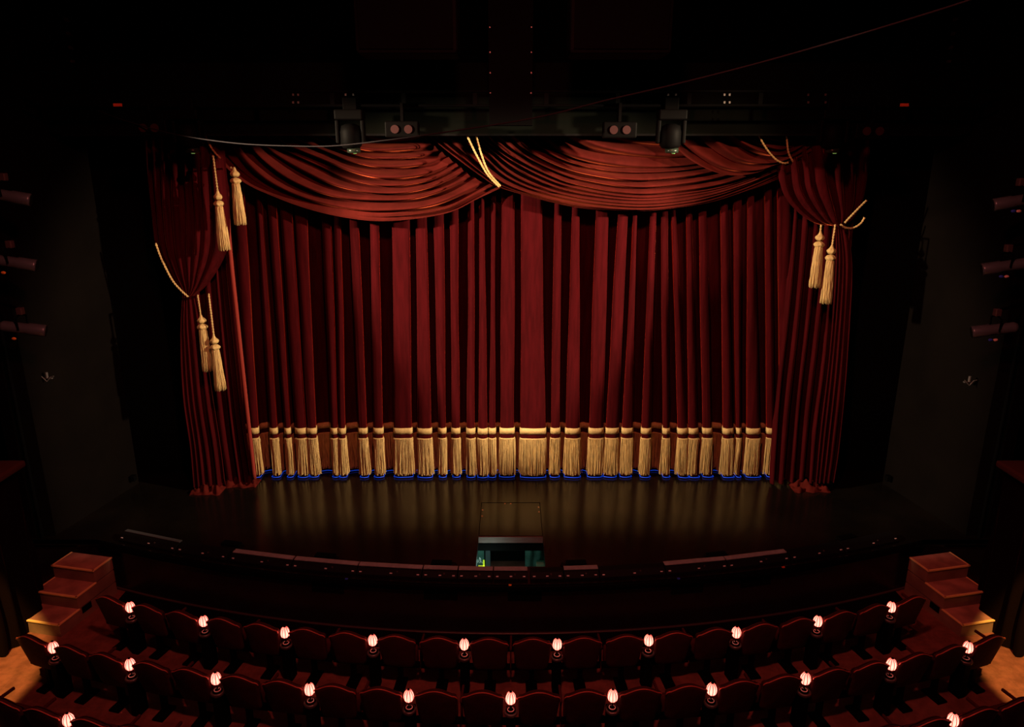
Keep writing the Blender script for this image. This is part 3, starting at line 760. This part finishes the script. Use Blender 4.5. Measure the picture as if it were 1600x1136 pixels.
# ------------------------------------------------------------------ seats
def seat_master():
    r = thing('theatre_seat', 'x', 'seat', (0, 0, 0), 0, 'x')
    W = .243
    def outline(w, z0, z1, hump, n=40):
        # closed outline in x,z : rounded bottom corners, flared top with a hump
        pts = []
        rb = .07
        for k in range(7): a = PI+PI/2*k/6; pts.append((-w*.86+rb+math.cos(a)*rb, z0+rb+math.sin(a)*rb))
        for k in range(7): a = -PI/2+PI/2*k/6; pts.append((w*.86-rb+math.cos(a)*rb, z0+rb+math.sin(a)*rb))
        rt = .05; zt = z1-hump
        for k in range(7): a = PI/2*k/6; pts.append((w-rt+math.cos(a)*rt, zt-rt+math.sin(a)*rt*.9))
        for k in range(1, 12): u = k/12; x = (w-rt)*(1-2*u); pts.append((x, zt-rt*.1+hump*math.sin(PI*u)**1.05))
        for k in range(7): a = PI/2+PI/2*k/6; pts.append((-w+rt+math.cos(a)*rt, zt-rt+math.sin(a)*rt*.9))
        return pts
    tilt = math.radians(12); z0, z1 = .32, .89
    def place(x, z, off):   # lean back: the top comes towards the rear (camera side, -y)
        return Vector((x, off-(z-z0)*math.sin(tilt)+.035*math.cos(x/W*1.2)*-1, z0+(z-z0)*math.cos(tilt)))
    out = outline(W, z0, z1, .09)
    def slab(o1, o2, inset=.0, dome=.0):
        bm = bmesh.new(); cx_, cz_ = 0, (z0+z1)/2; rings = []
        for sc, of in ((0.02, o1-dome), (.5, o1-dome*.85), (.85, o1-dome*.4), (.96, o1-.004), (1-inset, o1+.012), (1-inset, o2-.012), (.96, o2), (.5, o2+.01), (.02, o2+.012)):
            rings.append([bm.verts.new(place(cx_+(x-cx_)*sc, cz_+(z-cz_)*sc, of)) for x, z in out])
        n = len(out)
        for a, b in zip(rings, rings[1:]):
            for k in range(n): bm.faces.new((a[k], b[k], b[(k+1) % n], a[(k+1) % n]))
        bm.faces.new(rings[0][::-1]); bm.faces.new(rings[-1]); bmesh.ops.recalc_face_normals(bm, faces=bm.faces[:])
        return bm
    b = obj('backrest', slab(-.03, .015, 0, .02), 'seatback', r, True)
    obj('front_padding', slab(.012, .035, .07, .0), 'cushion', r, True)
    bm = bmesh.new(); pts = [place(x, z, -.03) for x, z in out]; top = pts[10:]+pts[:2]
    add_tube(bm, [p*1.0 for p in pts[14:]], .0065, 6); obj('piping', bm, 'piping', b, True)
    obj('seat_cushion', box(-.22, .22, .07, .17, .26, .52, bev=.035), 'cushion', r, True)   # tipped up
    obj('crossbar', box(-.262, .262, -.02, .06, .285, .335, bev=.006), 'blackmetal', r)
    bm = bmesh.new(); add_box(bm, -.03, .03, -.02, .04, .03, .30); l = obj('leg', bm, 'blackmetal', r)
    bm = bmesh.new(); add_box(bm, -.075, .075, -.15, .12, 0, .03, bev=.01); obj('foot', bm, 'blackmetal', l)
    bm = bmesh.new()
    add_box(bm, .254, .284, .0, .28, .56, .60, bev=.012); add_box(bm, .260, .278, .02, .10, .30, .57); obj('armrest', bm, M['cushion'], r)
    return r
SEAT = seat_master()
def lamp_master():
    r = thing("table_lamp", "x", "lamp", (0, 0, .72), 0, 'x')
    bm = bmesh.new(); add_lathe(bm, [(.055, 0), (.058, .006), (.05, .014), (.012, .02)], 28); b = obj('base', bm, 'blackmetal', r, True)
    bm = bmesh.new()   # pale ring on the base
    add_tube(bm, [(.036*math.cos(a), .036*math.sin(a), .020) for a in [-PI*1.35+PI*1.7*k/24 for k in range(25)]], .0045, 6)
    add_tube(bm, [(0, .014, .02), (0, .04, .02)], .004, 6); obj('ring', bm, mat('pale_ring', (.8, .7, .7), .4), b)
    bm = bmesh.new(); add_cyl(bm, (0, 0, .015), (0, 0, .15), .007, 8); obj('stem', bm, 'blackmetal', r)
    prof = [(.040, .116), (.052, .132), (.0575, .155), (.058, .178), (.053, .206), (.042, .232), (.026, .252), (.012, .260)]
    bm = bmesh.new(); add_lathe(bm, prof, 36, ridge=.015, nr=9); sh = obj('shade', bm, 'shade', r, True)
    bm = bmesh.new()
    for k in range(9):
        a = 2*PI*(k+.5)/9; add_tube(bm, [(math.cos(a)*q*.985, math.sin(a)*q*.985, z) for q, z in prof], .0038, 5)
    obj('rib', bm, 'rib', sh)
    bl = bpy.data.lights.new('lamp_bulb', 'POINT'); bl.energy = .24; bl.color = (1, .55, .45); bl.shadow_soft_size = .012
    bo = bpy.data.objects.new('lamp_bulb', bl); COL.objects.link(bo); bo.parent = r; bo.location = (0, 0, .175)
    bm = bmesh.new(); add_lathe(bm, [(.015, .256), (.015, .268), (.005, .274)], 12); obj('cap', bm, 'blackmetal', r)
    return r
LAMP = lamp_master()
def console_master():
    r = thing('lamp_console', 'x', 'console', (0, 0, 0), 0, 'x')
    obj('pillar', box(-.055, .055, -.05, .12, 0, .52, bev=.012), 'blackmetal', r)
    bm = bmesh.new(); add_lathe(bm, [(.05, .49), (.078, .52), (.082, .535), (.078, .549), (.0745, .5495), (.01, .5495)], 32); obj('round_top', bm, mat('console_top', (.05, .04, .04), .3), r, True)
    return r
CONS = console_master()
used = {'s': 0, 'l': 0, 'c': 0}
def put(kind, master, pos, rz, label, group, skip=()):
    if not used[kind]:
        used[kind] = 1; master.location = pos; master.rotation_euler = (0, 0, rz); master['label'] = label; master['group'] = group; return master
    return dup(master, pos, rz, label, group, skip)
def row(cy, R, lamps, seats, rowname):
    """lamps / seats: arc positions in metres from the centre line"""
    for i, a in enumerate(lamps):
        th = a/R; x = R*math.sin(th); y = cy-R*math.cos(th); nm = names_[i]
        put('c', CONS, (x, y, FZ), th, 'black console %s from left between seats of the %s row' % (nm, rowname), rowname+' row lamp consoles')
        put('l', LAMP, (x, y, .72), th, 'glowing pink ribbed lamp, %s from left in the %s row' % (nm, rowname), rowname+' row pink lamps')
    order = list(enumerate(seats)); order[0], order[1] = order[1], order[0]
    for i, a in order:
        th = a/R; RS = R-.09; x = RS*math.sin(th); y = cy-RS*math.cos(th)
        put('s', SEAT, (x, y, FZ), th, 'dark red velvet theatre seat, %s from left in the %s row' % (names_[i], rowname), rowname+' row theatre seats', ('armrest',) if any(abs(a+SO-l) < .05 for l in lamps) else ())
Pp = 1.171; SO = .315
l1 = [(k-4.5)*Pp for k in range(10)]; s1 = sorted([a-SO for a in l1]+[a+SO for a in l1])
SEAT.location = (0, 0, 0)
row(25.19, 17.44, l1, s1, 'front')
Pq = 1.163
l2 = [(k-5)*Pq for k in range(11)]; s2 = sorted([a-SO for a in l2]+[a+SO for a in l2])
row(25.89, 19.07, l2, s2, 'second')
l3 = [-4.87, 4.87]; s3 = [-4.87-Pq-SO, -4.87-Pq+SO, -4.87-SO, -4.87+SO, -4.87+SO+.53, 4.87-SO-.53, 4.87-SO, 4.87+SO, 4.87+Pq-SO, 4.87+Pq+SO]
row(26.6, 20.68, l3, s3, 'nearest')
